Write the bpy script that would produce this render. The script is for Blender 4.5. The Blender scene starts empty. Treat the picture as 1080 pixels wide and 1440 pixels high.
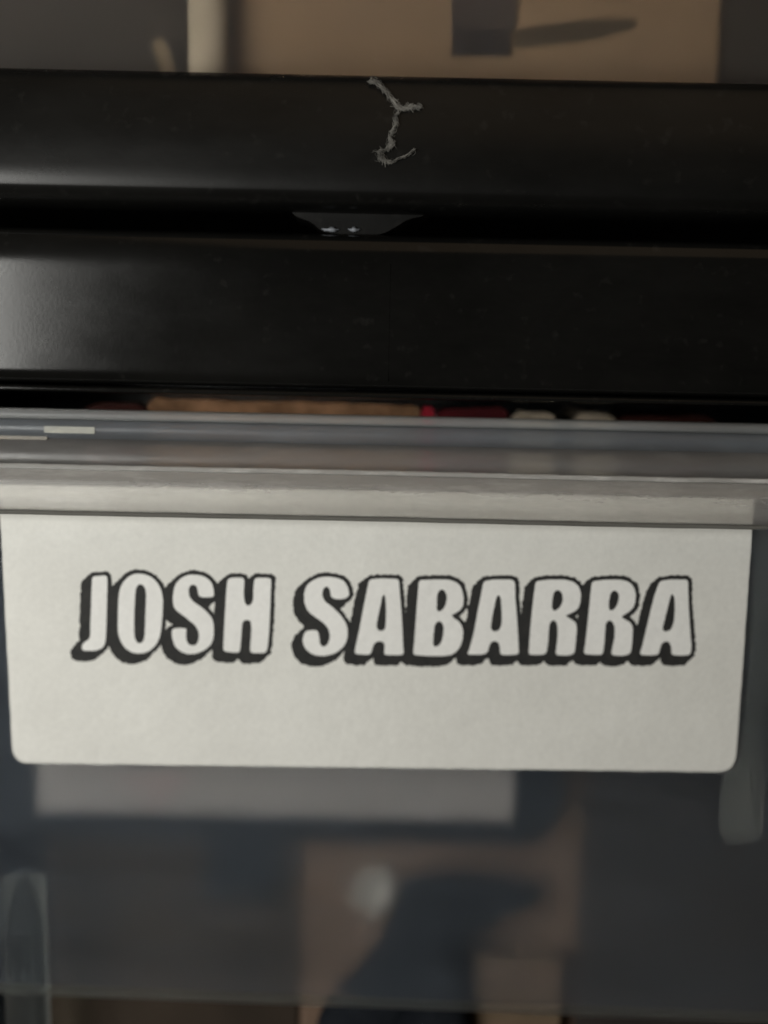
import bpy, bmesh, math, random
from mathutils import Vector, geometry
import numpy as np
random.seed(7); np.random.seed(7)
S = bpy.context.scene
C = S.collection
MM = 0.001
R = math.radians

# ------------------------------------------------------------------ camera
DIST, PITCH, ROLL, LENS = 220*MM, R(6.0), R(1.2), 56.6
fwd = Vector((0, math.cos(PITCH), -math.sin(PITCH)))
up0 = Vector((0, math.sin(PITCH), math.cos(PITCH)))
rgt = Vector((1, 0, 0))*math.cos(ROLL) + up0*math.sin(ROLL)
upv = rgt.cross(fwd)
CAM = -fwd*DIST
cd = bpy.data.cameras.new('camera'); cam = bpy.data.objects.new('camera', cd); C.objects.link(cam)
from mathutils import Matrix
cam.matrix_world = Matrix(((rgt.x, upv.x, -fwd.x, CAM.x), (rgt.y, upv.y, -fwd.y, CAM.y),
                           (rgt.z, upv.z, -fwd.z, CAM.z), (0, 0, 0, 1)))
cd.lens = LENS; cd.sensor_width = 36; cd.clip_start = 0.01; cd.clip_end = 50
cd.dof.use_dof = True; cd.dof.focus_distance = 0.211; cd.dof.aperture_fstop = 7.0
S.camera = cam

# ------------------------------------------------------------------ world, lamps, exposure
w = bpy.data.worlds.new('World'); S.world = w; w.use_nodes = True
w.node_tree.nodes['Background'].inputs[0].default_value = (1.0, 0.86, 0.72, 1)
w.node_tree.nodes['Background'].inputs[1].default_value = 0.02
def area(name, loc, target, sx, sy, power, col):
    l = bpy.data.lights.new(name, 'AREA'); l.shape = 'RECTANGLE'; l.size = sx; l.size_y = sy
    l.energy = power; l.color = col
    o = bpy.data.objects.new(name, l); C.objects.link(o); o.location = loc
    o.rotation_euler = (Vector(target)-Vector(loc)).to_track_quat('-Z', 'Y').to_euler()
    return o
kl = area('key_light', (-0.235, -0.35, 0.005), (-0.15, 0, 0.0), 0.20, 0.20, 0.72, (1.0, 0.99, 0.94)); kl.data.spread = R(115)  # small unseen source near the left, aim and spread set for falloff
area('room_light', (0.25, -0.9, 1.1), (0, 0, 0.03), 1.0, 1.0, 1.0, (1.0, 0.72, 0.45))
S.view_settings.view_transform = 'Standard'; S.view_settings.look = 'None'
S.view_settings.exposure = 0; S.view_settings.gamma = 1
S.cycles.max_bounces = 10; S.cycles.transparent_max_bounces = 24; S.cycles.transmission_bounces = 8
S.cycles.sample_clamp_indirect = 4

# ------------------------------------------------------------------ where a point of the photograph lies on a real plane
K = 36.0/LENS
def ray(px, py):
    return fwd + rgt*((px-540)/1440*K) + upv*((720-py)/1440*K)
def at(px, py, Y):
    d = ray(px, py); return CAM + d*((Y-CAM.y)/d.y)
def zat(py, Y, px=540): return at(px, py, Y).z
def xat(px, Y, py=720): return at(px, py, Y).x
TAPER = math.tan(R(7.0))
ZT = zat(668, 0)                       # where the front panel starts to lean back
def wall_y(z): return (ZT-z)*TAPER
def wall(px, py, off=0.0):             # point on the leaning front panel, off = metres proud of it
    n = Vector((0, -1, -TAPER)).normalized()
    p0 = Vector((0, 0, ZT)) + n*off
    d = ray(px, py); return CAM + d*((p0-CAM).dot(n)/d.dot(n))

# ------------------------------------------------------------------ materials
def newmat(name):
    m = bpy.data.materials.new(name); m.use_nodes = True
    nt = m.node_tree; return m, nt, nt.nodes['Principled BSDF'], nt.nodes['Material Output']
def noise(nt, scale, detail=4, rough=0.55, stretch=None):
    tc = nt.nodes.new('ShaderNodeTexCoord'); n = nt.nodes.new('ShaderNodeTexNoise')
    n.inputs['Scale'].default_value = scale; n.inputs['Detail'].default_value = detail; n.inputs['Roughness'].default_value = rough
    if stretch:
        mp = nt.nodes.new('ShaderNodeMapping'); mp.inputs['Scale'].default_value = stretch
        nt.links.new(tc.outputs['Object'], mp.inputs[0]); nt.links.new(mp.outputs[0], n.inputs[0])
    else: nt.links.new(tc.outputs['Object'], n.inputs[0])
    return n
def ramp(nt, src, p0, c0, p1, c1):
    r = nt.nodes.new('ShaderNodeValToRGB'); e = r.color_ramp.elements
    e[0].position = p0; e[0].color = (*c0, 1) if len(c0) == 3 else c0
    e[1].position = p1; e[1].color = (*c1, 1) if len(c1) == 3 else c1
    nt.links.new(src, r.inputs[0]); return r
def bump(nt, src, b, strength, dist):
    k = nt.nodes.new('ShaderNodeBump'); k.inputs['Strength'].default_value = strength; k.inputs['Distance'].default_value = dist
    nt.links.new(src, k.inputs['Height']); nt.links.new(k.outputs[0], b.inputs['Normal']); return k
def plain(name, c0, c1, scale=60, rough=0.7, bstr=0.3, bdist=0.0003, stretch=None):
    m, nt, b, o = newmat(name)
    n = noise(nt, scale, 5, 0.6, stretch); r = ramp(nt, n.outputs[0], 0.3, c0, 0.7, c1)
    nt.links.new(r.outputs[0], b.inputs['Base Color']); b.inputs['Roughness'].default_value = max(rough, 0.7); b.inputs['IOR'].default_value = 1.22
    bump(nt, n.outputs[0], b, bstr, bdist); return m
def black_plastic(name, rough):
    m, nt, b, o = newmat(name)
    n = noise(nt, 45, 6, 0.65, (0.5, 1, 1)); sp = noise(nt, 520, 3, 0.5)
    g = ramp(nt, sp.outputs[0], 0.62, (0.0045, 0.0045, 0.0042), 0.88, (0.014, 0.0135, 0.0125))      # dust specks
    film = noise(nt, 28, 6, 0.7, (0.6, 1, 1.4)); fl = ramp(nt, film.outputs[0], 0.42, (0, 0, 0), 0.72, (0.005, 0.0048, 0.0043))   # thin dusty film
    ad = nt.nodes.new('ShaderNodeMix'); ad.data_type = 'RGBA'; ad.blend_type = 'ADD'; ad.inputs[0].default_value = 1
    nt.links.new(g.outputs[0], ad.inputs[6]); nt.links.new(fl.outputs[0], ad.inputs[7]); nt.links.new(ad.outputs[2], b.inputs['Base Color'])
    rr = ramp(nt, n.outputs[0], 0.3, (rough-0.02,)*3, 0.75, (rough+0.10,)*3)
    nt.links.new(rr.outputs[0], b.inputs['Roughness'])
    fine = noise(nt, 1800, 2, 0.5); bump(nt, fine.outputs[0], b, 0.10, 0.00003)
    b.inputs['IOR'].default_value = 1.37
    return m
def frost(name, milk, milkcol, blur, spec_rough, scratch=0.0, clear=0.5, tint=(0.95, 0.95, 0.94), gloss=1.45, sscale=420, grad=None):
    """cloudy polypropylene: part clear, part blurring, a little milk scattering light back, a soft gloss"""
    m, nt, b, out = newmat(name); nt.nodes.remove(b)
    tr = nt.nodes.new('ShaderNodeBsdfTransparent'); tr.inputs[0].default_value = (*tint, 1)
    rf = nt.nodes.new('ShaderNodeBsdfRefraction'); rf.inputs['IOR'].default_value = 1.16 if name in ('frosted_edge', 'frosted_rib') else 1.25; rf.inputs['Roughness'].default_value = blur
    rf.inputs[0].default_value = (*tint, 1)
    mx = nt.nodes.new('ShaderNodeMixShader'); mx.inputs[0].default_value = 1-clear
    nt.links.new(tr.outputs[0], mx.inputs[1]); nt.links.new(rf.outputs[0], mx.inputs[2])
    df = nt.nodes.new('ShaderNodeBsdfDiffuse'); df.inputs[0].default_value = (*milkcol, 1)
    tl = nt.nodes.new('ShaderNodeBsdfTranslucent'); tl.inputs[0].default_value = (*milkcol, 1)
    mk = nt.nodes.new('ShaderNodeMixShader'); mk.inputs[0].default_value = 0.45
    nt.links.new(df.outputs[0], mk.inputs[1]); nt.links.new(tl.outputs[0], mk.inputs[2])
    n = noise(nt, 70, 5, 0.65, (0.45, 1, 1.2))
    r = ramp(nt, n.outputs[0], 0.3, (milk*0.75,)*3, 0.75, (milk*1.35,)*3)
    if grad:                                   # more worn and cloudy towards the top edge
        tcg = nt.nodes.new('ShaderNodeTexCoord'); sx = nt.nodes.new('ShaderNodeSeparateXYZ'); mr = nt.nodes.new('ShaderNodeMapRange'); mr.interpolation_type = 'SMOOTHSTEP'
        nt.links.new(tcg.outputs['Object'], sx.inputs[0]); nt.links.new(sx.outputs['Z'], mr.inputs['Value'])
        for k, v in zip(('From Min', 'From Max', 'To Min', 'To Max'), grad): mr.inputs[k].default_value = v
        ag = nt.nodes.new('ShaderNodeMath'); ag.operation = 'ADD'; nt.links.new(r.outputs[0], ag.inputs[0]); nt.links.new(mr.outputs[0], ag.inputs[1]); r = ag
    m2 = nt.nodes.new('ShaderNodeMixShader')
    nt.links.new(mx.outputs[0], m2.inputs[1]); nt.links.new(mk.outputs[0], m2.inputs[2])
    if scratch:
        s = noise(nt, sscale, 5, 0.72, (0.22, 1, 1)); sr = ramp(nt, s.outputs[0], 0.50, (0, 0, 0), 0.66, (scratch,)*3)
        ad = nt.nodes.new('ShaderNodeMath'); ad.operation = 'ADD'; ad.use_clamp = True
        nt.links.new(r.outputs[0], ad.inputs[0]); nt.links.new(sr.outputs[0], ad.inputs[1]); nt.links.new(ad.outputs[0], m2.inputs[0])
    else: nt.links.new(r.outputs[0], m2.inputs[0])
    gl = nt.nodes.new('ShaderNodeBsdfGlossy'); gl.inputs['Roughness'].default_value = spec_rough
    fr = nt.nodes.new('ShaderNodeFresnel'); fr.inputs[0].default_value = gloss
    m3 = nt.nodes.new('ShaderNodeMixShader'); nt.links.new(fr.outputs[0], m3.inputs[0])
    nt.links.new(m2.outputs[0], m3.inputs[1]); nt.links.new(gl.outputs[0], m3.inputs[2])
    bn = noise(nt, 160, 4, 0.6); k = nt.nodes.new('ShaderNodeBump'); k.inputs['Strength'].default_value = 0.25; k.inputs['Distance'].default_value = 0.0003
    nt.links.new(bn.outputs[0], k.inputs['Height'])
    for q in (rf, gl, df): nt.links.new(k.outputs[0], q.inputs['Normal'])
    nt.links.new(m3.outputs[0], out.inputs['Surface'])
    return m
M = {}
M['rail'] = black_plastic('black_plastic', 0.25)
M['rail_top'] = black_plastic('black_plastic_dusty', 0.115)
M['glintmat'] = frost('pale_glint', 0.30, (0.78, 0.77, 0.66), 0.3, 0.4, 0.3, sscale=700)
M['tanfilm'] = frost('tan_film', 0.22, (0.50, 0.40, 0.27), 0.3, 0.4, 0.3, sscale=700)
M['panel'] = frost('frosted_panel', 0.040, (0.70, 0.83, 1.0), 0.50, 0.30, 0.014, 0.14, gloss=1.16, sscale=300)
M['band'] = frost('frosted_band', 0.14, (0.88, 0.86, 0.85), 0.30, 0.28, 0.05, 0.35)
M['fillet'] = frost('frosted_rim_fillet', 0.165, (0.80, 0.87, 0.95), 0.35, 0.3, 0.05, 0.35, (0.62, 0.63, 0.65))
M['ridge'] = frost('scuffed_ridge', 0.45, (0.92, 0.91, 0.89), 0.3, 0.3, 0.5, sscale=600)
M['edge'] = frost('frosted_edge', 0.045, (0.86, 0.9, 0.88), 0.5, 0.5, 0.0, 0.2, (0.85, 0.87, 0.85), gloss=1.12)
M['rib'] = frost('frosted_rib', 0.15, (0.82, 0.86, 0.80), 0.5, 0.5, 0.0, 0.2, gloss=1.12)
M['bead'] = frost('frosted_bead', 0.27, (0.82, 0.85, 0.86), 0.30, 0.28, 0.05)
M['lip'] = frost('frosted_lip', 0.09, (0.97, 0.94, 0.90), 0.24, 0.36, 0.12, 0.45, (0.995, 0.99, 0.98), sscale=230, grad=(zat(708, -0.0046), zat(676, -0.0046), 0.0, 0.20))
M['lip_shadow_edge'] = frost('dark_lip_shadow', 0.70, (0.27, 0.265, 0.24), 0.2, 0.6, 0.0, 0.5, (0.4, 0.4, 0.38), gloss=1.2)  # low albedo puts the shadow line under the lip into the colour
M['upper'] = frost('frosted_upper_panel', 0.028, (0.9, 0.86, 0.82), 0.34, 0.35, 0.0, 0.22, gloss=1.12)
# paper
def paper(name, a, bcol):
    m, nt, b, o = newmat(name)
    n = noise(nt, 900, 4, 0.6); big = noise(nt, 55, 4, 0.6)
    r = ramp(nt, big.outputs[0], 0.3, a, 0.7, bcol)
    fib = noise(nt, 1500, 3, 0.6); fr_ = ramp(nt, fib.outputs[0], 0.3, (0.93, 0.93, 0.93), 0.7, (1, 1, 1))
    mu = nt.nodes.new('ShaderNodeMix'); mu.data_type = 'RGBA'; mu.blend_type = 'MULTIPLY'; mu.inputs[0].default_value = 1
    nt.links.new(r.outputs[0], mu.inputs[6]); nt.links.new(fr_.outputs[0], mu.inputs[7])
    nt.links.new(mu.outputs[2], b.inputs['Base Color']); b.inputs['Roughness'].default_value = 0.75
    ad = nt.nodes.new('ShaderNodeMath'); ad.operation = 'MULTIPLY_ADD'; ad.inputs[1].default_value = 6.0
    nt.links.new(big.outputs[0], ad.inputs[0]); nt.links.new(n.outputs[0], ad.inputs[2])
    mid = noise(nt, 260, 3, 0.6); ad2 = nt.nodes.new('ShaderNodeMath'); ad2.operation = 'MULTIPLY_ADD'; ad2.inputs[1].default_value = 2.2
    nt.links.new(mid.outputs[0], ad2.inputs[0]); nt.links.new(ad.outputs[0], ad2.inputs[2])
    bump(nt, ad2.outputs[0], b, 0.55, 0.0001); return m
M['paper'] = paper('label_paper', (0.72, 0.715, 0.672), (0.80, 0.797, 0.752))
M['paper_white'] = paper('letter_fill_paper', (0.82, 0.818, 0.79), (0.88, 0.878, 0.85))
m, nt, b, o = newmat('printer_ink'); n = noise(nt, 700, 4, 0.7)
r = ramp(nt, n.outputs[0], 0.3, (0.007, 0.0075, 0.0075), 0.75, (0.024, 0.023, 0.021)); nt.links.new(r.outputs[0], b.inputs['Base Color']); b.inputs['Roughness'].default_value = 0.7
M['ink'] = m
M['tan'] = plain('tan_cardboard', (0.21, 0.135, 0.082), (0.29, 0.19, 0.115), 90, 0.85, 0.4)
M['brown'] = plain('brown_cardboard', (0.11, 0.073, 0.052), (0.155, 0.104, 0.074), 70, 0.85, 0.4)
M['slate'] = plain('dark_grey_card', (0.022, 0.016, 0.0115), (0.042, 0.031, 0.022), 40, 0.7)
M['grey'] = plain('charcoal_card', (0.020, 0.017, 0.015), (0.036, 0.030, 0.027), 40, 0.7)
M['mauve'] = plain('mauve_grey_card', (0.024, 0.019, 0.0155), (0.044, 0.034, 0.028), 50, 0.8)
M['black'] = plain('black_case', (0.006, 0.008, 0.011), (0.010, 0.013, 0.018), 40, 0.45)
M['cloth'] = plain('black_cloth', (0.006, 0.008, 0.011), (0.012, 0.014, 0.018), 200, 0.9, 0.6)
M['strip'] = plain('pale_grey_strip', (0.30, 0.28, 0.275), (0.38, 0.36, 0.355), 120, 0.5)
M['orange'] = plain('orange_card', (0.15, 0.08, 0.04), (0.46, 0.25, 0.135), 330, 0.7)
M['red'] = plain('red_card', (0.36, 0.012, 0.03), (0.45, 0.03, 0.05), 100, 0.5)
M['maroon'] = plain('maroon_card', (0.05, 0.006, 0.008), (0.12, 0.010, 0.014), 90, 0.6)
M['darkred'] = plain('dark_brown_red_card', (0.03, 0.008, 0.006), (0.06, 0.016, 0.012), 90, 0.6)
M['cream'] = plain('cream_card', (0.36, 0.30, 0.22), (0.58, 0.48, 0.37), 220, 0.8)
M['scrap'] = plain('grey_white_paper', (0.36, 0.355, 0.335), (0.50, 0.48, 0.45), 200, 0.8, 0.5)
M['patch'] = plain('dark_tape', (0.045, 0.032, 0.03), (0.06, 0.045, 0.04), 90, 0.6)
M['patch_dark'] = plain('darker_tape', (0.02, 0.016, 0.018), (0.03, 0.024, 0.025), 90, 0.6)
M['buff'] = plain('buff_card', (0.13, 0.092, 0.055), (0.19, 0.14, 0.09), 150, 0.85)
M['pink'] = plain('pink_print', (0.36, 0.29, 0.29), (0.46, 0.39, 0.385), 200, 0.6)
M['buff2'] = plain('dull_buff_card', (0.11, 0.08, 0.05), (0.15, 0.108, 0.07), 150, 0.85)
M['smear'] = plain('smear_shadow', (0.05, 0.036, 0.025), (0.075, 0.055, 0.037), 150, 0.85)
M['dust'] = plain('grey_dust', (0.06, 0.058, 0.054), (0.40, 0.385, 0.35), 500, 0.95)
m, nt, b, o = newmat('glue_with_glint'); b.inputs['Base Color'].default_value = (0.22, 0.235, 0.26, 1); b.inputs['Roughness'].default_value = 0.38  # pale base colour carries the glints on the beads
M['glue'] = m

# ------------------------------------------------------------------ builders
def tag(o, label, cat, group=None):
    o['label'] = label; o['category'] = cat
    if group: o['group'] = group
    return o
def empty(name, loc=(0, 0, 0)):
    o = bpy.data.objects.new(name, None); C.objects.link(o); o.location = loc; o.empty_display_size = 0.01; return o
def link(name, me, mat, parent=None, smooth=False):
    o = bpy.data.objects.new(name, me); C.objects.link(o)
    if mat: me.materials.append(mat)
    if smooth:
        for p in me.polygons: p.use_smooth = True
    if parent:
        o.parent = parent; o.matrix_parent_inverse = Matrix.Translation(-Vector(parent.location))
    return o
def bm_obj(name, bm, mat, parent=None, smooth=False):
    bmesh.ops.recalc_face_normals(bm, faces=bm.faces)
    me = bpy.data.meshes.new(name); bm.to_mesh(me); bm.free(); return link(name, me, mat, parent, smooth)
def box(name, x0, x1, y0, y1, z0, z1, mat, parent=None, bev=0.0005, seg=2, warp=0.0):
    bm = bmesh.new(); bmesh.ops.create_cube(bm, size=1)
    for v in bm.verts:
        v.co = Vector(((x0+x1)/2+v.co.x*(x1-x0), (y0+y1)/2+v.co.y*(y1-y0), (z0+z1)/2+v.co.z*(z1-z0)))
        if warp: v.co += Vector((random.uniform(-warp, warp), random.uniform(-warp, warp)*0.5, 0))
    if bev: bmesh.ops.bevel(bm, geom=list(bm.edges), offset=bev, segments=seg, profile=0.5, affect='EDGES')
    return bm_obj(name, bm, mat, parent)
def profile_bar(name, prof, x0, x1, mat, parent, bev=0.0, seg=3, nx=2, fn=None):
    """prof: closed (y,z) outline, swept along x"""
    bm = bmesh.new(); rings = []
    for i in range(nx):
        x = x0+(x1-x0)*i/(nx-1)
        rings.append([bm.verts.new((x, *(fn(x, y, z) if fn else (y, z)))) for y, z in prof])
    n = len(prof)
    for a, b_ in zip(rings, rings[1:]):
        for i in range(n): bm.faces.new((a[i], a[(i+1) % n], b_[(i+1) % n], b_[i]))
    for rg in (rings[0], rings[-1][::-1]):                 # end caps on vertices of their own, so the sweep shades straight
        bm.faces.new([bm.verts.new(v.co) for v in rg])
    return bm_obj(name, bm, mat, parent, True)
def rounded(poly, cut=1.0, it=2):
    """round the corners of a closed outline; cut limits how far each corner is cut"""
    P = [Vector(p) for p in poly]
    for _ in range(it):
        Q = []
        for i in range(len(P)):
            a, b_, c = P[i-1], P[i], P[(i+1) % len(P)]
            for t in (a, c):
                d = t-b_; L = d.length
                if L > 0: Q.append(b_ + d*(min(0.27*L, cut)/L))
        P = Q; cut *= 0.5
    return P
def slab(name, outline, thick, nrm, mat, parent=None, dome=0.0):
    """a flat outline of world points given thickness behind it"""
    bm = bmesh.new(); f = [bm.verts.new(p) for p in outline]; k = [bm.verts.new(Vector(p)-nrm*thick) for p in outline]
    n = len(f)
    bm.faces.new(f); bm.faces.new(k[::-1])
    for i in range(n): bm.faces.new((f[i], k[i], k[(i+1) % n], f[(i+1) % n]))
    return bm_obj(name, bm, mat, parent)

X0, X1 = -0.092, 0.096                     # inside width of the units
RX0, RX1 = -0.099, 0.103
FLOOR = zat(1530, 0.012)                   # floor of the lower drawer
ZTOP = 0.118

# ================================================================== upper unit: black frame
def bead_edge(p, cut): return [(v.x, v.y) for v in rounded([(a, b_, 0) for a, b_ in p], cut, 3)]
uf = empty('drawer_frame', (0, 0.0, zat(302, -0.002)))
z_t, z_m, z_b = zat(101, 0.0), zat(196, -0.003), zat(301, -0.003)
prof = [(0.0035, z_t-0.0004), (-0.0002, z_t-0.0003), (-0.0018, z_t-0.0028), (-0.0034, z_m), (-0.0041, z_b+0.0036), (-0.0036, z_b+0.0020), (-0.0016, z_b+0.0005), (0.0035, z_b), (0.0042, z_b+0.003)]
profile_bar('bottom_rail', bead_edge(prof, 0.0012), RX0, RX1, M['rail'], uf)
box('base_panel', RX0, RX1, 0.0046, 0.21, z_b+0.001, z_b+0.004, M['rail'], uf)
for a, c in ((RX0, X0-0.001), (X1+0.001, RX1)):
    box('side_panel', a, c, 0.0046, 0.21, z_b+0.0042, ZTOP, M['rail'], uf)
box('back_panel', X0, X1, 0.206, 0.21, z_b+0.0042, ZTOP, M['rail'], uf)
# stubby locating foot under the rail
ft = [(405, 288), (412, 303), (440, 313), (452, 326), (475, 329), (536, 330), (552, 322), (574, 308), (600, 303), (606, 288)]
o = slab('foot', [at(x, y, 0.0008) for x, y in [(v.x, v.y) for v in rounded([(a, b_, 0) for a, b_ in ft], 5, 2)]], 0.012, Vector((0, -1, 0)), M['rail'], uf)
for gx, gw in ((466, 13), (498, 9)):
    bm = bmesh.new(); bmesh.ops.create_icosphere(bm, subdivisions=3, radius=1)
    c = at(gx, 323, 0.0006)
    for v in bm.verts:
        d = 1+0.25*math.sin(5*v.co.x+gx)+0.18*math.sin(7*v.co.z)
        v.co = c+Vector((v.co.x*gw*0.000085*d, v.co.y*0.0006, v.co.z*0.0003*d))
    bm_obj('glue_bead', bm, M['glue'], uf, True)
tag(uf, 'black plastic frame rail of the upper drawer unit, under the tan contents', 'frame')

# ================================================================== lower unit: black frame
lf = empty('drawer_frame', (0, 0, FLOOR-0.004))
y_f = -0.0022
t_z, b_z = zat(327, y_f), zat(548, y_f)
prof = [(0.006, t_z), (y_f+0.0022, t_z-0.0001), (y_f+0.0006, t_z-0.0010), (y_f, t_z-0.0042), (y_f, b_z+0.0012), (y_f+0.0009, b_z), (0.006, b_z-0.0002)]
profile_bar('top_rail', bead_edge(prof, 0.0008), RX0, RX1, M['rail_top'], lf)
l_t, l_b = zat(551, -0.0006), zat(563, -0.0006)
profile_bar('rail_flange', bead_edge([(0.006, l_t), (-0.0010, l_t), (-0.0012, l_b+0.0003), (0.006, l_b)], 0.0004), RX0, RX1, M['rail_top'], lf)
p0, p1 = at(548, 372, y_f), at(545, 536, y_f)
box('mould_seam', p0.x-0.00012, p0.x+0.00012, y_f-0.00006, y_f+0.0002, p1.z, p0.z, M['rail_top'], lf, 0)
box('top_panel', RX0, RX1, 0.0062, 0.21, t_z-0.003, t_z-0.0002, M['rail'], lf)
for a, c in ((RX0, X0-0.001), (X1+0.001, RX1)):
    box('side_panel', a, c, 0.0062, 0.206, FLOOR-0.004, t_z-0.0032, M['rail'], lf)
box('back_panel', RX0, RX1, 0.2064, 0.21, FLOOR-0.004, t_z-0.0032, M['rail'], lf)
box('base_panel', X0-0.0008, X1+0.0008, 0.0062, 0.206, FLOOR-0.004, FLOOR-0.0012, M['rail'], lf)
tag(lf, 'black plastic frame rail of the lower drawer unit, above the labelled drawer', 'frame')

# ================================================================== upper drawer
ud = empty('storage_drawer', (0, 0.01, z_b+0.0045))
UF = z_b+0.0045
box('front_panel', X0, X1, 0.0070, 0.0084, UF, ZTOP-0.004, M['upper'], ud, 0.0003)
box('drawer_floor', X0, X1, 0.0086, 0.200, UF, UF+0.0012, M['upper'], ud, 0)
for a in (X0, X1-0.0014): box('side_wall', a, a+0.0014, 0.0086, 0.200, UF+0.0014, ZTOP-0.004, M['upper'], ud, 0)
tag(ud, 'cloudy clear drawer above both black rails, holding tan cardboard', 'drawer')
# its contents
UZ = UF+0.0014
YB = 0.016
def xs(a, b_, Y, py): return xat(a, Y, py), xat(b_, Y, py)
a, c = xs(322, 1013, YB, 50)
tc = empty('cardboard_box', ((a+c)/2, YB+0.02, UZ))
box('carton', a, c, YB, YB+0.05, UZ, ZTOP-0.012, M['tan'], tc, 0.0006)
p, q = at(634, 40, YB), at(722, 81, YB)
box('tape_patch', p.x, q.x, YB-0.0006, YB-0.0001, zat(38, YB), ZTOP-0.020, M['patch'], tc, 0)
box('tape_patch', p.x+0.0001, q.x-0.0006, YB-0.0007, YB-0.0001, q.z, zat(38, YB)-0.0001, M['patch_dark'], tc, 0)
slab('smear_shadow', [at(x, y, YB-0.0003) for x, y in ((724, 42), (770, 34), (830, 27), (890, 26), (892, 40), (850, 52), (790, 62), (724, 68))], 0.0002, Vector((0, -1, 0)), M['smear'], tc)  # dark smear of shadow on the carton, painted as a thin slab
tag(tc, 'tan cardboard box with dark tape patch in the upper drawer', 'box')
a, c = xs(-120, 262, YB, 50)
tag(box('card_box', max(a, X0+0.002), c, YB+0.003, YB+0.045, UZ, ZTOP-0.014, M['mauve'], None, 0.0005), 'mauve grey card box at the left of the upper drawer', 'box')
a, c = xs(1016, 1250, YB, 60)
tag(box('card_box', a, min(c, X1-0.002), YB+0.001, YB+0.05, UZ, ZTOP-0.014, M['mauve'], None, 0.0005), 'dull mauve card box at the right of the upper drawer', 'box')
# upright paper roll
a, c = xs(266, 322, 0.0125, 50); rad = (c-a)/2
bm = bmesh.new(); prev = None; N = 28
hts = [UZ + (ZTOP-0.02-UZ)*i/10 for i in range(11)]
rings = []
for i, z in enumerate(hts):
    rings.append([bm.verts.new(((a+c)/2+rad*math.cos(t*2*math.pi/N)*(1+0.03*math.sin(3*i+t)), 0.0088+rad*0.95+rad*0.95*math.sin(t*2*math.pi/N)*(1+0.03*math.sin(2*i+t)), z)) for t in range(N)])
for r0, r1 in zip(rings, rings[1:]):
    for t in range(N): bm.faces.new((r0[t], r0[(t+1) % N], r1[(t+1) % N], r1[t]))
bm.faces.new(rings[0][::-1]); bm.faces.new(rings[-1])
tag(bm_obj('paper_roll', bm, M['cream'], None, True), 'upright cream paper roll beside the tan cardboard box', 'paper roll')
# little folded scrap standing next to it
pts = [(214, 62), (226, 52), (236, 66), (246, 96), (252, 200), (226, 200), (228, 110), (220, 84)]
sc = [at(x, y, 0.0135) for x, y in pts]
for v in sc: v.z = max(v.z, UZ)
tag(slab('paper_scrap', sc, 0.0006, Vector((0, -1, 0)), M['buff']), 'small dull tan paper scrap left of the upright paper roll', 'paper')

# ================================================================== lower drawer (the labelled one)
ld = empty('storage_drawer', (0, 0.01, FLOOR-0.0012))
zb0, zb1 = zat(584, -0.0012), zat(600, -0.0012)
profile_bar('rim_bead', bead_edge([(-0.0013, zb1), (-0.0013, zb0-0.0003), (0.0003, zb0), (0.0016, zb0-0.0004), (0.0016, zb1)], 0.0005), X0+0.0015, X1-0.0015, M['bead'], ld)
zc1 = zat(667, -0.0008)
zf = zat(626, -0.0008)
profile_bar('rim_fillet', [(-0.0009, zb1-0.00004), (0.0009, zb1-0.00004), (0.0008, zf), (-0.0008, zf)], X0+0.0015, X1-0.0015, M['fillet'], ld)
profile_bar('upper_band', [(-0.0007, zf-0.00004), (0.0007, zf-0.00004), (0.0007, zc1-0.0014), (-0.0006, zc1-0.0014)], X0+0.0015, X1-0.0015, M['band'], ld)
# overhanging pull lip, a little uneven along its length
yl = -0.0046
zl0, zl1 = zat(668, yl+0.002), zat(728, yl)
def wob(x, y, z):
    return (y+0.00009*math.sin(x*130)+0.00004*math.sin(x*410+1), z+0.00003*math.sin(x*95+2)+0.000012*math.sin(x*620))
lip = bead_edge([(-0.0008, zl0-0.0016), (-0.0008, zl0-0.0002), (yl+0.0014, zl0), (yl+0.0002, zl0-0.0012), (yl, zl1), (yl+0.0008, zl1), (yl+0.0011, zl0-0.0019)], 0.0003)
profile_bar('pull_lip', lip, X0+0.0005, X1-0.0005, M['lip'], ld, nx=120, fn=wob)
zr = zat(664, yl)
profile_bar('scuffed_ridge', bead_edge([(yl+0.0008, zl0+0.00002), (yl+0.0011, zl0+0.0006), (yl+0.0020, zl0+0.0006), (yl+0.0024, zl0+0.00002)], 0.0001), X0+0.0005, X1-0.0005, M['ridge'], ld, nx=160, fn=lambda x, y, z: wob(x, y, z+(0.00004*math.sin(x*1900)*math.sin(x*731) if z > zl0+0.0002 else 0)))
profile_bar('lip_shadow_edge', bead_edge([(yl-0.00008, zl1-0.00004), (yl-0.00006, zl1-0.0005), (yl+0.0003, zl1-0.00062), (yl+0.0014, zl1-0.0006), (yl+0.0016, zl1-0.00004)], 0.0001), X0+0.0005, X1-0.0005, M['lip_shadow_edge'], ld, nx=120, fn=wob)
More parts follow.
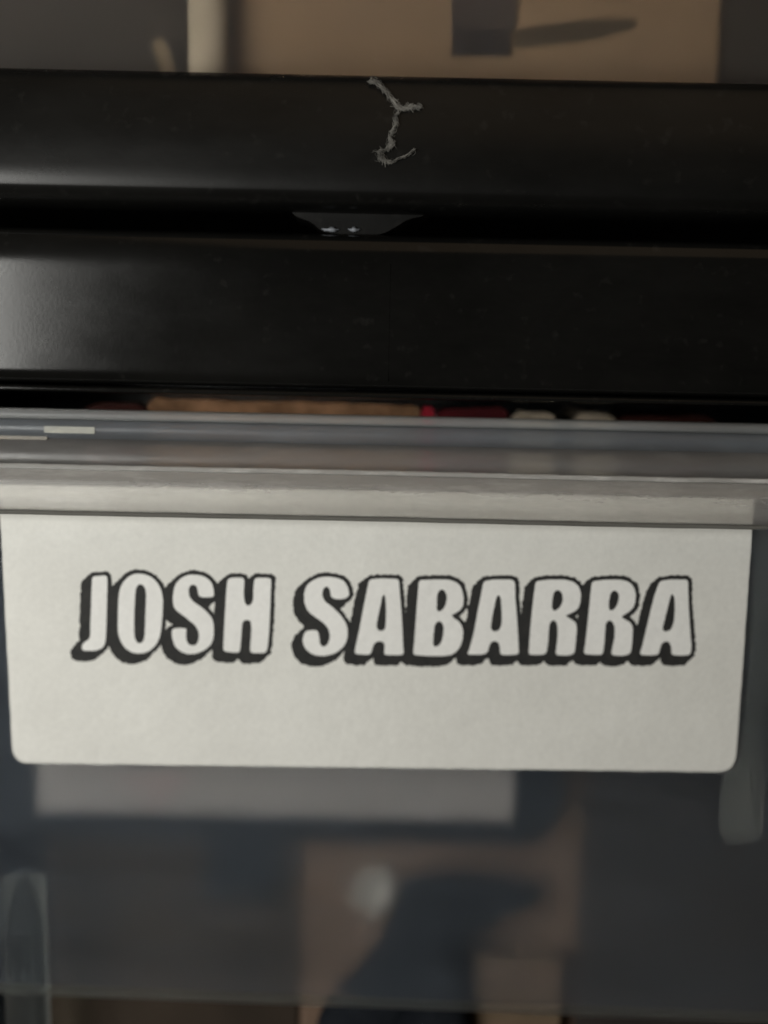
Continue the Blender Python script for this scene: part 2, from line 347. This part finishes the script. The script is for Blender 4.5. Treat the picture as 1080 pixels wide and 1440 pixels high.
# leaning front panel with an edge that drops to the right
b0, b1 = wall(0, 1383, 0), wall(1080, 1424, 0)
slope = (b1.z-b0.z)/(b1.x-b0.x)
def zbot(x): return b0.z+slope*(x-b0.x)
bm = bmesh.new(); T = 0.0013; rows = []
ztop_p = zc1-0.0016
nx, nz = 40, 24
def pan(x, z, d):
    y = wall_y(z)+d+0.00022*math.sin(x*60+z*40)*min(1, max(0, (ZT-0.042-z)/0.01))
    return bm.verts.new((x, y, z))
xsn = [X0+0.0016+(X1-X0-0.0032)*i/nx for i in range(nx+1)]
for d in (0, T):
    rows.append([[pan(x, ztop_p+(zbot(x)-ztop_p)*j/nz, d) for x in xsn] for j in range(nz+1)])
F, B = rows
for j in range(nz):
    for i in range(nx):
        bm.faces.new((F[j][i], F[j][i+1], F[j+1][i+1], F[j+1][i])); bm.faces.new((B[j][i], B[j+1][i], B[j+1][i+1], B[j][i+1]))
for i in range(nx):
    bm.faces.new((F[0][i], B[0][i], B[0][i+1], F[0][i+1])); bm.faces.new((F[nz][i], F[nz][i+1], B[nz][i+1], B[nz][i]))
for j in range(nz):
    bm.faces.new((F[j][0], F[j+1][0], B[j+1][0], B[j][0])); bm.faces.new((F[j][nx], B[j][nx], B[j+1][nx], F[j+1][nx]))
bm_obj('front_panel', bm, M['panel'], ld, False)
# thickened lower edge of that panel
zq = zbot(0); yq = wall_y(zq)
profile_bar('panel_edge', bead_edge([(yq-0.0003, zq-0.0001), (yq-0.0004, zq-0.0013), (yq+0.0002, zq-0.0017), (yq+0.0014, zq-0.0016), (yq+0.0016, zq-0.0001)], 0.0004),
            X0+0.0016, X1-0.0016, M['edge'], ld, nx=30, fn=lambda x, y, z: (y-slope*x*TAPER, z+slope*x))
# inner ribs
def rib(px0, px1, py0, py1, dy, mat):
    z0, z1 = wall(540, py0).z, zat(py1, 0.012) if py1 > 1400 else wall(540, py1).z
    xa, xb = wall(px0, 1120).x, wall(px1, 1120).x; cx, hw = (xa+xb)/2, (xb-xa)/2
    bm = bmesh.new(); rr = []
    for u in [0, .3, .6, .9]+[.9+.1*math.sin(k*math.pi/20) for k in range(1, 11)]:
        z = z0+(z1-z0)*u; k = 1 if u < 0.93 else max(0.3, (1-((u-0.93)/0.07)**4))**0.5
        rr.append([bm.verts.new((cx+hw*k*math.cos(t), wall_y(z)+T+dy+0.0034*k*math.sin(t), z)) for t in [math.pi*i/10 for i in range(11)]])
    for r0, r1 in zip(rr, rr[1:]):
        for i in range(11): bm.faces.new((r0[i], r0[(i+1) % 11], r1[(i+1) % 11], r1[i]))
    bm.faces.new(rr[0]); bm.faces.new(rr[-1][::-1])
    bm_obj('rib', bm, M[mat], ld, True)
rib(1018, 1078, 735, 1178, 0.00005, 'rib')
rib(-6, 58, 1250, 1520, 0.00005, 'edge')
box('drawer_floor', X0+0.0006, X1-0.0006, 0.0062, 0.198, FLOOR-0.0011, FLOOR-0.0001, M['panel'], ld, 0)
for a in (X0, X1-0.0013): box('side_wall', a, a+0.0013, 0.0125, 0.198, FLOOR, zb0-0.002, M['panel'], ld, 0)
box('back_wall', X0+0.0015, X1-0.0015, 0.1984, 0.1996, FLOOR, zb0-0.002, M['panel'], ld, 0)
tag(ld, 'cloudy clear drawer with overhanging lip and white name label', 'drawer')

# ---------------------------------------------------------------- contents of the lower drawer, standing on its floor
YC = 0.0225
ztop = zat(1168, YC, 540)
a, c = xs(425, 824, YC, 1280)
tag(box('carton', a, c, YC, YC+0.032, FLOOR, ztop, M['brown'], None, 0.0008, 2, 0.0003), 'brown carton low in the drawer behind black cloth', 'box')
a2, c2 = xs(64, 420, YC, 1280); c2 = a-0.0001
kc = empty('carton', ((a2+c2)/2, YC+0.015, FLOOR))
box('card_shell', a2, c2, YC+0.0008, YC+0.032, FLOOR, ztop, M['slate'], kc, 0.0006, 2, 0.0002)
p, q = at(290, 1150, YC), at(392, 1268, YC)
box('black_panel', p.x, min(q.x, c2-0.0008), YC+0.0004, YC+0.0007, q.z, ztop-0.0008, M['black'], kc, 0)
tag(kc, 'dark grey carton low in the drawer, left of the brown one', 'box')
a, c = xs(832, 1200, YC, 1200); a = min(a, xat(832, YC, 705))
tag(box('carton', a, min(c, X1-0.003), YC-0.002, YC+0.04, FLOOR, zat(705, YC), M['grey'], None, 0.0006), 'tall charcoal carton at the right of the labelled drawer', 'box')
# black case resting on the two cartons, its pale strip showing under the name label
case = empty('media_case', (0, YC+0.009, ztop))
xl, xr = xat(-110, YC-0.006, 1120), xat(790, YC-0.006, 1120)
zt = zat(748, YC)
bm = bmesh.new(); r_ = 0.0065
outl = []
for cx, cz, a0 in ((xr-r_, ztop+r_, -90), (xr-0.001, zt-0.001, 0), (xl+0.001, zt-0.001, 90), (xl+r_, ztop+r_, 180)):
    rr = r_ if cz < ztop+0.01 else 0.001
    for k in range(7): t = R(a0+15*k); outl.append(Vector((cx+rr*math.cos(t), YC-0.006, cz+rr*math.sin(t))))
o = slab('shell', outl, 0.0055, Vector((0, -1, 0)), M['black'], case)
p, q = at(54, 1060, YC-0.0062), at(720, 1152, YC-0.0062)
box('label_strip', p.x, q.x, YC-0.0066, YC-0.0061, q.z, p.z, M['strip'], case, 0)
sm = [at(x, y, YC-0.0069) for x, y in ((150, 1094), (260, 1088), (268, 1100), (236, 1118), (216, 1136), (200, 1138), (222, 1112), (190, 1106))]
slab('pink_mark', sm, 0.0002, Vector((0, -1, 0)), M['pink'], case)
tag(case, 'black case with a pale grey strip, just below the white label', 'case')
# tall upright card goods whose tops show in the slit under the rail
def upright(px0, px1, Y, dep, mat, label, base, name='card_box', cat='box', ty=556):
    a, c = xs(px0, px1, Y, 575)
    zt_ = zat(ty, Y, (px0+px1)/2); n = max(3, int((c-a)/0.0011)); h = 0; out = [Vector((a, Y, base)), Vector((c, Y, base))]
    for i in range(n, -1, -1):
        h = 0.6*h+random.uniform(-0.00022, 0.00016); e = 0.0007 if i in (0, n) else 0
        out.append(Vector((a+(c-a)*i/n, Y, zt_+h-e-0.00025)))
    tag(slab(name, out, dep, Vector((0, -1, 0)), M[mat]), label, cat)
YU = YC-0.0055; CT = zt+0.0001; GT = zat(705, YC)+0.0001
upright(208, 590, YU, 0.005, 'orange', 'orange tan card box seen in the slit under the rail', CT, ty=562)
upright(593, 611, YU, 0.005, 'red', 'thin bright red box beside the orange one in the slit', CT, ty=568)
upright(614, 714, YU, 0.005, 'maroon', 'maroon box right of the thin bright red one', CT, ty=571)
upright(720, 780, YU, 0.005, 'cream', 'cream card box right of the maroon box, the brighter cream one', CT, ty=576)
upright(808, 866, YU+0.004, 0.02, 'cream', 'narrow cream card box right of the brighter cream one', GT, ty=580)
upright(870, 1006, YU+0.004, 0.02, 'darkred', 'dark brown red box at the right end of the slit', GT, ty=582)
upright(120, 204, YU, 0.005, 'darkred', 'dark brown red box left of the orange box in the slit', CT, ty=566)
# pale bar on the rim, a glint put in as a coloured piece
p, q = at(62, 599, -0.0011), at(133, 610, -0.0011)
tag(box('glint_bar', p.x, q.x, -0.00112, -0.00092, q.z, p.z, M['glintmat'], None, 0), 'tiny pale glint bar painted on the clear rim, far left', 'paper')
p, q = at(-60, 613, -0.0011), at(66, 618, -0.0011)
tag(box('paper_sliver', p.x, q.x, -0.00110, -0.00092, zat(618, -0.0011, 30), zat(613, -0.0011, 30), M['tanfilm'], None, 0), 'thin tan sliver on the clear rim at the left edge', 'paper')
a, c = xs(690, 827, YC, 1150)
tag(box('cardboard_sheet', a, c, YC+0.0002, YC+0.002, ztop, zat(760, YC), M['tan'], None, 0.0003), 'upright brown cardboard sheet right of the black case', 'cardboard')
# small tan box in front of the brown carton
a, c = xs(668, 790, 0.0178, 1400)
tb = empty('card_stack', ((a+c)/2, 0.02, FLOOR)); z0 = FLOOR; zt = zat(1345, 0.0178, 700); k = 0
while z0 < zt-0.0005:
    h = random.uniform(0.0011, 0.0024); j = random.uniform(-0.0003, 0.0003)
    box('card', a+j, c+j*0.6, 0.0178+abs(j), 0.0215, z0, min(z0+h, zt), M['buff2' if k % 3 == 1 else 'brown'], tb, 0.00012, 1); z0 += h+0.00008; k += 1
tag(tb, 'small stack of tan cards in front of the brown carton', 'cards')
# black cloth bundle
cl = [(562, 1236), (600, 1226), (660, 1226), (735, 1243), (772, 1262), (725, 1274), (672, 1296), (646, 1335), (652, 1380), (664, 1430), (664, 1600), (436, 1600), (444, 1430), (472, 1392), (518, 1344), (552, 1292)]
ol = [(v.x, v.y) for v in rounded([(x, y, 0) for x, y in cl], 18, 3)]
bm = bmesh.new()
fr = []; c0 = Vector((0, 0, 0))
for lay, (sc_, Y) in enumerate(((1.0, 0.0172), (1.0, 0.0155), (0.93, 0.0136), (0.80, 0.0126), (0.55, 0.0121))):
    ring = []
    for i, (x, y) in enumerate(ol):
        cx, cy = 555+(y < 1300)*60, min(max(y, 1262), 1500)
        px, py = cx+(x-cx)*sc_, cy+(y-cy)*sc_
        v = at(px, py, 0.0165); v.y = Y+0.0004*math.sin(i*1.7+lay); v.z = max(v.z, FLOOR)
        ring.append(bm.verts.new(v))
    fr.append(ring)
n = len(ol)
for r0, r1 in zip(fr, fr[1:]):
    for i in range(n): bm.faces.new((r0[i], r0[(i+1) % n], r1[(i+1) % n], r1[i]))
bm.faces.new(fr[0]); bm.faces.new(fr[-1])
tag(bm_obj('cloth_bundle', bm, M['cloth'], None, True), 'black cloth bundle pressed against the cloudy front, below the label', 'cloth')
# pale crumpled scrap by the cloth
ps = [(496, 1250), (512, 1226), (548, 1220), (562, 1240), (558, 1262), (540, 1278), (528, 1294), (514, 1288), (508, 1276), (490, 1270)]
bm = bmesh.new(); cen = at(530, 1256, 0.0205); ring = [[], []]
for k, (Y, s_) in enumerate(((0.0222, 1.0), (0.0196, 0.72))):
    for i, (x, y) in enumerate(ps):
        v = at(530+(x-530)*s_, 1256+(y-1256)*s_, 0.021); v.y = Y+(0.0006*((i*7) % 3-1) if k else 0); ring[k].append(bm.verts.new(v))
m_ = bm.verts.new(cen)
for i in range(len(ps)):
    j = (i+1) % len(ps)
    bm.faces.new((ring[0][i], ring[0][j], ring[1][j], ring[1][i])); bm.faces.new((ring[1][i], ring[1][j], m_))
bm.faces.new(ring[0])
tag(bm_obj('paper_scrap', bm, M['scrap']), 'crumpled pale paper scrap stuck on the brown carton beside the black cloth', 'paper')

# ================================================================== the white name label on the panel
Nw = Vector((0, -1, -TAPER)).normalized()
lab = empty('name_label', wall(528, 1080, 0.0))
def fillet(P, i, rad, n=7):
    a, b_, c = Vector(P[i-1]), Vector(P[i]), Vector(P[(i+1) % len(P)])
    p0 = b_+(a-b_).normalized()*rad; p1 = b_+(c-b_).normalized()*rad
    return [((1-t)**2*p0+2*t*(1-t)*b_+t*t*p1)[:] for t in [k/(n-1) for k in range(n)]]
LP = [(-2, 680), (1061, 698), (1034, 1086), (18, 1073)]
out = [LP[0], LP[1]] + fillet(LP, 2, 27) + fillet(LP, 3, 24)
pts = []
for i in range(len(out)):                                  # slightly uneven cut edge
    a, c = Vector(out[i]), Vector(out[(i+1) % len(out)]); n = max(1, int((c-a).length/12))
    for k in range(n):
        p = a.lerp(c, k/n); pts.append((p.x+random.uniform(-.35, .35), p.y+random.uniform(-.35, .35)))
slab('paper_sheet', [wall(x, y, 0.00022) for x, y in pts], 0.00014, Nw, M['paper'], lab)
G = {}
Z1, Z2, Z3, Z4, Z5, Z6 = (90, 6.75), (240, 6.75), (400, 6.0), (560, 6.0), (730, 6.0), (820, 6.0)
def gl(zz, *polys): return [[(zz[0]+x/zz[1], 790+y/zz[1]) for x, y in p] for p in polys]
glyphs = [
 gl(Z1, [(268,140),(395,128),(412,150),(410,300),(405,500),(398,700),(392,770),(370,815),(320,840),(260,846),(175,843),(168,810),(178,775),(225,745),(250,715),(250,600),(258,400),(262,250)]),
 gl(Z1, [(720,112),(790,125),(850,160),(900,215),(930,290),(940,380),(935,500),(925,620),(910,710),(880,780),(830,835),(770,865),(700,872),(640,860),(580,820),(540,760),(515,690),(510,600),(513,450),(518,320),(535,240),(570,180),(620,135),(670,115)],
        [(722,210),(755,225),(778,270),(780,340),(775,450),(770,600),(765,720),(745,765),(715,778),(685,760),(668,710),(665,600),(668,450),(675,330),(680,260),(698,222)]),
 gl(Z2, [(412,325),(408,270),(395,210),(365,170),(310,135),(240,122),(180,122),(110,145),(60,190),(35,240),(22,310),(20,380),(30,430),(60,470),(120,510),(180,560),(230,600),(262,650),(270,700),(262,760),(240,790),(205,797),(170,785),(150,750),(145,700),(150,640),(140,632),(60,628),(12,640),(10,690),(20,750),(45,810),(90,850),(150,875),(210,877),(280,860),(340,825),(380,790),(402,740),(410,680),(408,600),(395,540),(350,480),(290,430),(230,390),(185,350),(170,300),(172,250),(190,222),(215,215),(240,225),(255,255),(262,310),(280,335),(340,340),(395,335)]),
 gl(Z2, [(540,165),(580,150),(695,150),(700,200),(692,300),(700,375),(715,410),(740,418),(770,400),(785,350),(785,250),(795,160),(830,150),(955,155),(952,250),(945,450),(935,650),(922,800),(910,862),(850,868),(755,865),(755,800),(765,680),(765,580),(745,553),(705,552),(680,575),(672,680),(662,800),(655,862),(600,862),(500,850),(502,750),(510,600),(518,450),(528,280)]),
 gl(Z3, [(545,290),(545,250),(530,200),(495,155),(440,135),(370,125),(300,130),(240,155),(190,195),(168,250),(165,310),(175,370),(200,420),(250,460),(310,500),(355,540),(378,580),(385,630),(372,685),(345,715),(315,715),(297,690),(295,640),(285,590),(262,575),(180,582),(160,620),(152,670),(170,725),(215,770),(270,792),(350,795),(420,775),(470,745),(510,700),(530,650),(535,590),(525,530),(490,470),(440,415),(390,370),(340,335),(318,290),(322,240),(340,212),(365,208),(385,235),(390,280),(400,305),(450,318),(510,312)]),
 gl(Z3, [(715,150),(800,140),(965,145),(972,250),(985,400),(995,550),(1000,700),(1008,785),(930,788),(840,785),(845,740),(845,690),(820,670),(785,672),(755,690),(740,740),(725,785),(650,782),(590,775),(600,720),(630,580),(660,420),(690,270)],
        [(845,270),(855,330),(858,430),(855,540),(845,575),(815,585),(785,575),(775,540),(790,460),(810,370),(825,290)]),
 gl(Z4, [(175,155),(300,150),(420,150),(490,170),(530,210),(550,280),(552,350),(535,395),(500,425),(445,450),(470,475),(520,510),(545,560),(548,620),(535,690),(505,745),(455,785),(380,795),(250,795),(125,785),(135,680),(145,540),(155,400),(165,270)],
        [(360,228),(395,245),(412,290),(405,350),(385,395),(345,425),(325,410),(325,340),(330,265)],
        [(335,498),(370,510),(385,550),(378,630),(360,690),(330,715),(300,718),(293,680),(300,600),(308,530)]),
 gl(Z4, [(720,165),(800,150),(960,150),(985,170),(988,300),(1000,450),(1010,600),(1018,780),(940,788),(860,785),(860,720),(845,680),(815,665),(780,680),(765,720),(755,770),(700,785),(580,782),(600,740),(640,590),(670,420),(700,270)],
        [(845,275),(865,300),(872,400),(875,500),(865,560),(830,590),(795,585),(780,560),(790,480),(810,380),(828,300)]),
 gl(Z5, [(140,165),(250,150),(380,150),(450,165),(500,200),(522,260),(518,340),(500,395),(460,425),(385,455),(430,480),(478,510),(488,560),(480,650),(470,760),(450,785),(380,792),(305,785),(315,720),(325,620),(325,540),(310,500),(285,490),(258,515),(250,580),(245,680),(230,770),(200,785),(80,785),(85,700),(95,560),(110,400),(125,270)],
        [(318,235),(355,250),(372,300),(360,360),(330,400),(295,418),(275,395),(280,320),(292,258)]),
 gl(Z5, [(615,165),(720,152),(850,150),(920,165),(965,205),(985,270),(980,350),(955,400),(900,440),(858,465),(900,490),(950,520),(960,570),(955,660),(945,760),(920,785),(860,795),(775,785),(785,730),(805,640),(808,550),(790,505),(755,492),(730,520),(725,600),(718,700),(705,785),(620,785),(545,778),(560,680),(575,540),(590,400),(602,270)],
        [(800,238),(835,255),(845,300),(830,360),(800,405),(770,415),(755,390),(760,320),(772,262)]),
 gl(Z6, [(645,165),(720,150),(885,150),(888,300),(895,450),(905,600),(915,720),(905,785),(830,792),(745,785),(745,730),(735,685),(700,668),(665,685),(650,730),(635,785),(560,790),(475,785),(500,710),(530,580),(565,430),(600,290)],
        [(750,265),(772,300),(775,400),(768,500),(745,570),(710,590),(675,585),(670,560),(690,480),(715,380),(735,300)]),
]
def smooth_poly(p):
    q = [(v.x, v.y) for v in rounded([(x, y, 0) for x, y in p], 2.4, 2)]
    r = []
    for i in range(len(q)):                                 # cut long runs so the ink edge can wander a little
        a, c = np.array(q[i]), np.array(q[(i+1) % len(q)]); n = max(1, int(np.linalg.norm(c-a)/1.6))
        for k in range(n): r.append(tuple(a+(c-a)*k/n))
    ph = np.random.rand(4)*6.28; out = []
    for x, y in r:
        out.append((x+0.22*math.sin(1.9*y+ph[0])*math.sin(0.8*x+ph[1])+random.uniform(-.12, .12), y+0.2*math.sin(1.7*x+ph[2])*math.sin(.9*y+ph[3])+random.uniform(-.12, .12)))
    return out
def sdf(poly, X, Y):
    P = np.array(poly); d2 = np.full(X.shape, 1e9); ins = np.zeros(X.shape, bool)
    for i in range(len(P)):
        a, c = P[i-1], P[i]; e = c-a; L = e.dot(e)+1e-12
        t = np.clip(((X-a[0])*e[0]+(Y-a[1])*e[1])/L, 0, 1)
        d2 = np.minimum(d2, (X-a[0]-t*e[0])**2+(Y-a[1]-t*e[1])**2)
        if a[1] != c[1]:
            cr = ((a[1] > Y) != (c[1] > Y)) & (X < (c[0]-a[0])*(Y-a[1])/(c[1]-a[1])+a[0]); ins ^= cr
    d = np.sqrt(d2); return np.where(ins, -d, d)
STEP = 0.9
gx = np.arange(84, 992, STEP); gy = np.arange(788, 948, STEP)
field = np.full((len(gy), len(gx)), 50.0)
OUTL, SW = 6.0, (-9.6, 8.6)
for polys in glyphs:
    sm = [[(v.x, v.y) for v in rounded([(x, y, 0) for x, y in p], 1.5, 1)] for p in polys]
    xs_ = [x for x, y in sm[0]]; ys_ = [y for x, y in sm[0]]
    i0, i1 = np.searchsorted(gx, [min(xs_)-22, max(xs_)+12]); j0, j1 = np.searchsorted(gy, [min(ys_)-12, max(ys_)+22])
    X, Y = np.meshgrid(gx[i0:i1], gy[j0:j1])
    # signed distance once on a fine padded lattice, then swept by whole lattice steps
    D = sdf(sm[0], X, Y)
    for h in sm[1:]: D = np.maximum(D, -sdf(h, X, Y))
    best = D.copy(); N = 11
    for k in range(1, N+1):
        sx, sy = int(round(SW[0]*k/N/STEP)), int(round(SW[1]*k/N/STEP))
        sh = np.full_like(D, 50.0); H, W = D.shape
        sh[sy:, :W+sx] = D[:H-sy, -sx:] if sx else D[:H-sy, :]
        best = np.minimum(best, sh)
    field[j0:j1, i0:i1] = np.minimum(field[j0:j1, i0:i1], best-OUTL)
wob_n = np.random.randn(*field.shape)
for _ in range(3): wob_n = (wob_n+np.roll(wob_n, 1, 0)+np.roll(wob_n, -1, 0)+np.roll(wob_n, 1, 1)+np.roll(wob_n, -1, 1))/5
field += wob_n/wob_n.std()*0.45
# marching squares to a mesh
verts, faces, vid = [], [], {}
def vget(x, y):
    k = (round(x, 3), round(y, 3))
    if k not in vid: vid[k] = len(verts); verts.append(wall(x, y, 0.00025))
    return vid[k]
ins = field < 0
full = ins[:-1, :-1] & ins[1:, :-1] & ins[:-1, 1:] & ins[1:, 1:]
anyi = (ins[:-1, :-1] | ins[1:, :-1] | ins[:-1, 1:] | ins[1:, 1:]) & ~full
for j in range(full.shape[0]):
    i = 0; row = full[j]
    while i < full.shape[1]:
        if row[i]:
            s = i
            while i < full.shape[1] and row[i]: i += 1
            faces.append((vget(gx[s], gy[j]), vget(gx[s], gy[j+1]), vget(gx[i], gy[j+1]), vget(gx[i], gy[j])))
        else: i += 1
for j, i in zip(*np.nonzero(anyi)):
    cs = [(gx[i], gy[j], field[j, i]), (gx[i], gy[j+1], field[j+1, i]), (gx[i+1], gy[j+1], field[j+1, i+1]), (gx[i+1], gy[j], field[j, i+1])]
    poly = []
    for k in range(4):
        a, c = cs[k], cs[(k+1) % 4]
        if a[2] < 0: poly.append((a[0], a[1]))
        if (a[2] < 0) != (c[2] < 0):
            t = a[2]/(a[2]-c[2]); poly.append((a[0]+(c[0]-a[0])*t, a[1]+(c[1]-a[1])*t))
    idx = []
    for p in poly:
        q = vget(*p)
        if q not in idx: idx.append(q)
    if len(idx) >= 3: faces.append(tuple(idx))
me = bpy.data.meshes.new('lettering_shadow'); me.from_pydata([v[:] for v in verts], [], faces); me.update()
link('lettering_shadow', me, M['ink'], lab)
for polys in glyphs:
    sm = [smooth_poly(p) for p in polys]
    tri = geometry.tessellate_polygon([[Vector((x, y, 0)) for x, y in p] for p in sm])
    vv = [wall(x, y, 0.00032) for p in sm for x, y in p]
    ar = lambda t: (Vector(vv[t[1]])-vv[t[0]]).cross(Vector(vv[t[2]])-vv[t[0]]).dot(Nw)
    tri = [t if ar(t) > 0 else (t[0], t[2], t[1]) for t in tri]
    me = bpy.data.meshes.new('letter'); me.from_pydata([v[:] for v in vv], [], tri); me.update()
    link('letter', me, M['paper_white'], lab)
tag(lab, 'white paper label with outlined block capitals on the drawer front', 'label')

# ================================================================== strand of dust on the upper rail
def rail_y(z):
    if z > z_t-0.0028: return -0.0006-0.0012*(z_t-z)/0.0028
    if z > z_m: return -0.0018+(-0.0016)*(z_t-0.0028-z)/(z_t-0.0028-z_m)
    return -0.0034-0.0007*min(1, (z_m-z)/(z_m-z_b-0.0036))
paths = [([(300,150),(265,225),(330,215),(400,290),(480,395),(560,490)], 34), ([(560,490),(630,480),(680,465),(740,470)], 30), ([(560,490),(515,560),(520,640),(480,720)], 24),
         ([(480,720),(455,770),(490,830),(440,880)], 26), ([(440,880),(360,905),(380,980),(470,1010)], 30), ([(470,1010),(540,975),(620,945),(690,890)], 14)]
vs, fs = [], []
def tube(pl, r0):
    base = len(vs); n = len(pl)
    for i, p in enumerate(pl):
        d = (pl[min(i+1, n-1)]-pl[max(i-1, 0)]).normalized(); s = d.cross(Vector((0.3, 1, 0.2))).normalized(); u = d.cross(s)
        r = r0*(0.4+0.6*math.sin(math.pi*(i+0.5)/n))
        for k in range(4): vs.append((p+(s*math.cos(k*math.pi/2)+u*math.sin(k*math.pi/2))*r)[:])
    for i in range(n-1):
        for k in range(4): fs.append((base+i*4+k, base+i*4+(k+1) % 4, base+i*4+4+(k+1) % 4, base+i*4+4+k))
rnd = random.Random(3)
for pl, wd in paths:
    L = [Vector((x, y)) for x, y in pl]; seg = len(L)-1
    for f in range(int(46+wd*1.7)):
        t0 = rnd.random()*seg; ln = rnd.uniform(0.5, 1.6); q = []
        ox, oy = rnd.gauss(0, wd*0.6), rnd.gauss(0, wd*0.6); h = rnd.uniform(0.05, 0.95)
        fa, fb = rnd.uniform(0, 6), rnd.uniform(4, 10)
        for k in range(7):
            t = min(seg-1e-4, t0+ln*k/6); i = int(t); c = L[i].lerp(L[i+1], t-i)
            x = c.x+ox*math.cos(fa+fb*k/7)+rnd.gauss(0, 1.6); y = c.y+oy*math.sin(fa*1.3+fb*k/6)+rnd.gauss(0, 1.6)
            px, py = 480+x/6.75, 80+y/6.75
            p = at(px, py, -0.003); p.y = rail_y(p.z)-0.00008-h*0.0008*abs(math.sin(fa+k*0.5)); q.append(p)
        tube(q, rnd.uniform(0.000012, 0.000036))
for pl, wd in paths:                                     # stray single hairs
    for f in range(7):
        c = Vector(rnd.choice(pl)); a0 = rnd.uniform(0, 6.28); q = []; cur = rnd.uniform(-0.5, 0.5)
        for k in range(8):
            px, py = 480+c.x/6.75, 80+c.y/6.75; p = at(px, py, -0.003); p.y = rail_y(p.z)-0.00006-0.0007*math.sin(k*0.4); q.append(p)
            c = c+Vector((math.cos(a0), math.sin(a0)))*rnd.uniform(6, 13); a0 += cur
        tube(q, 0.000013)
me = bpy.data.meshes.new('dust_strand'); me.from_pydata(vs, [], fs); me.update()
o = link('dust_strand', me, M['dust']); tag(o, 'fuzzy grey strand of dust hanging on the upper black rail', 'dust')
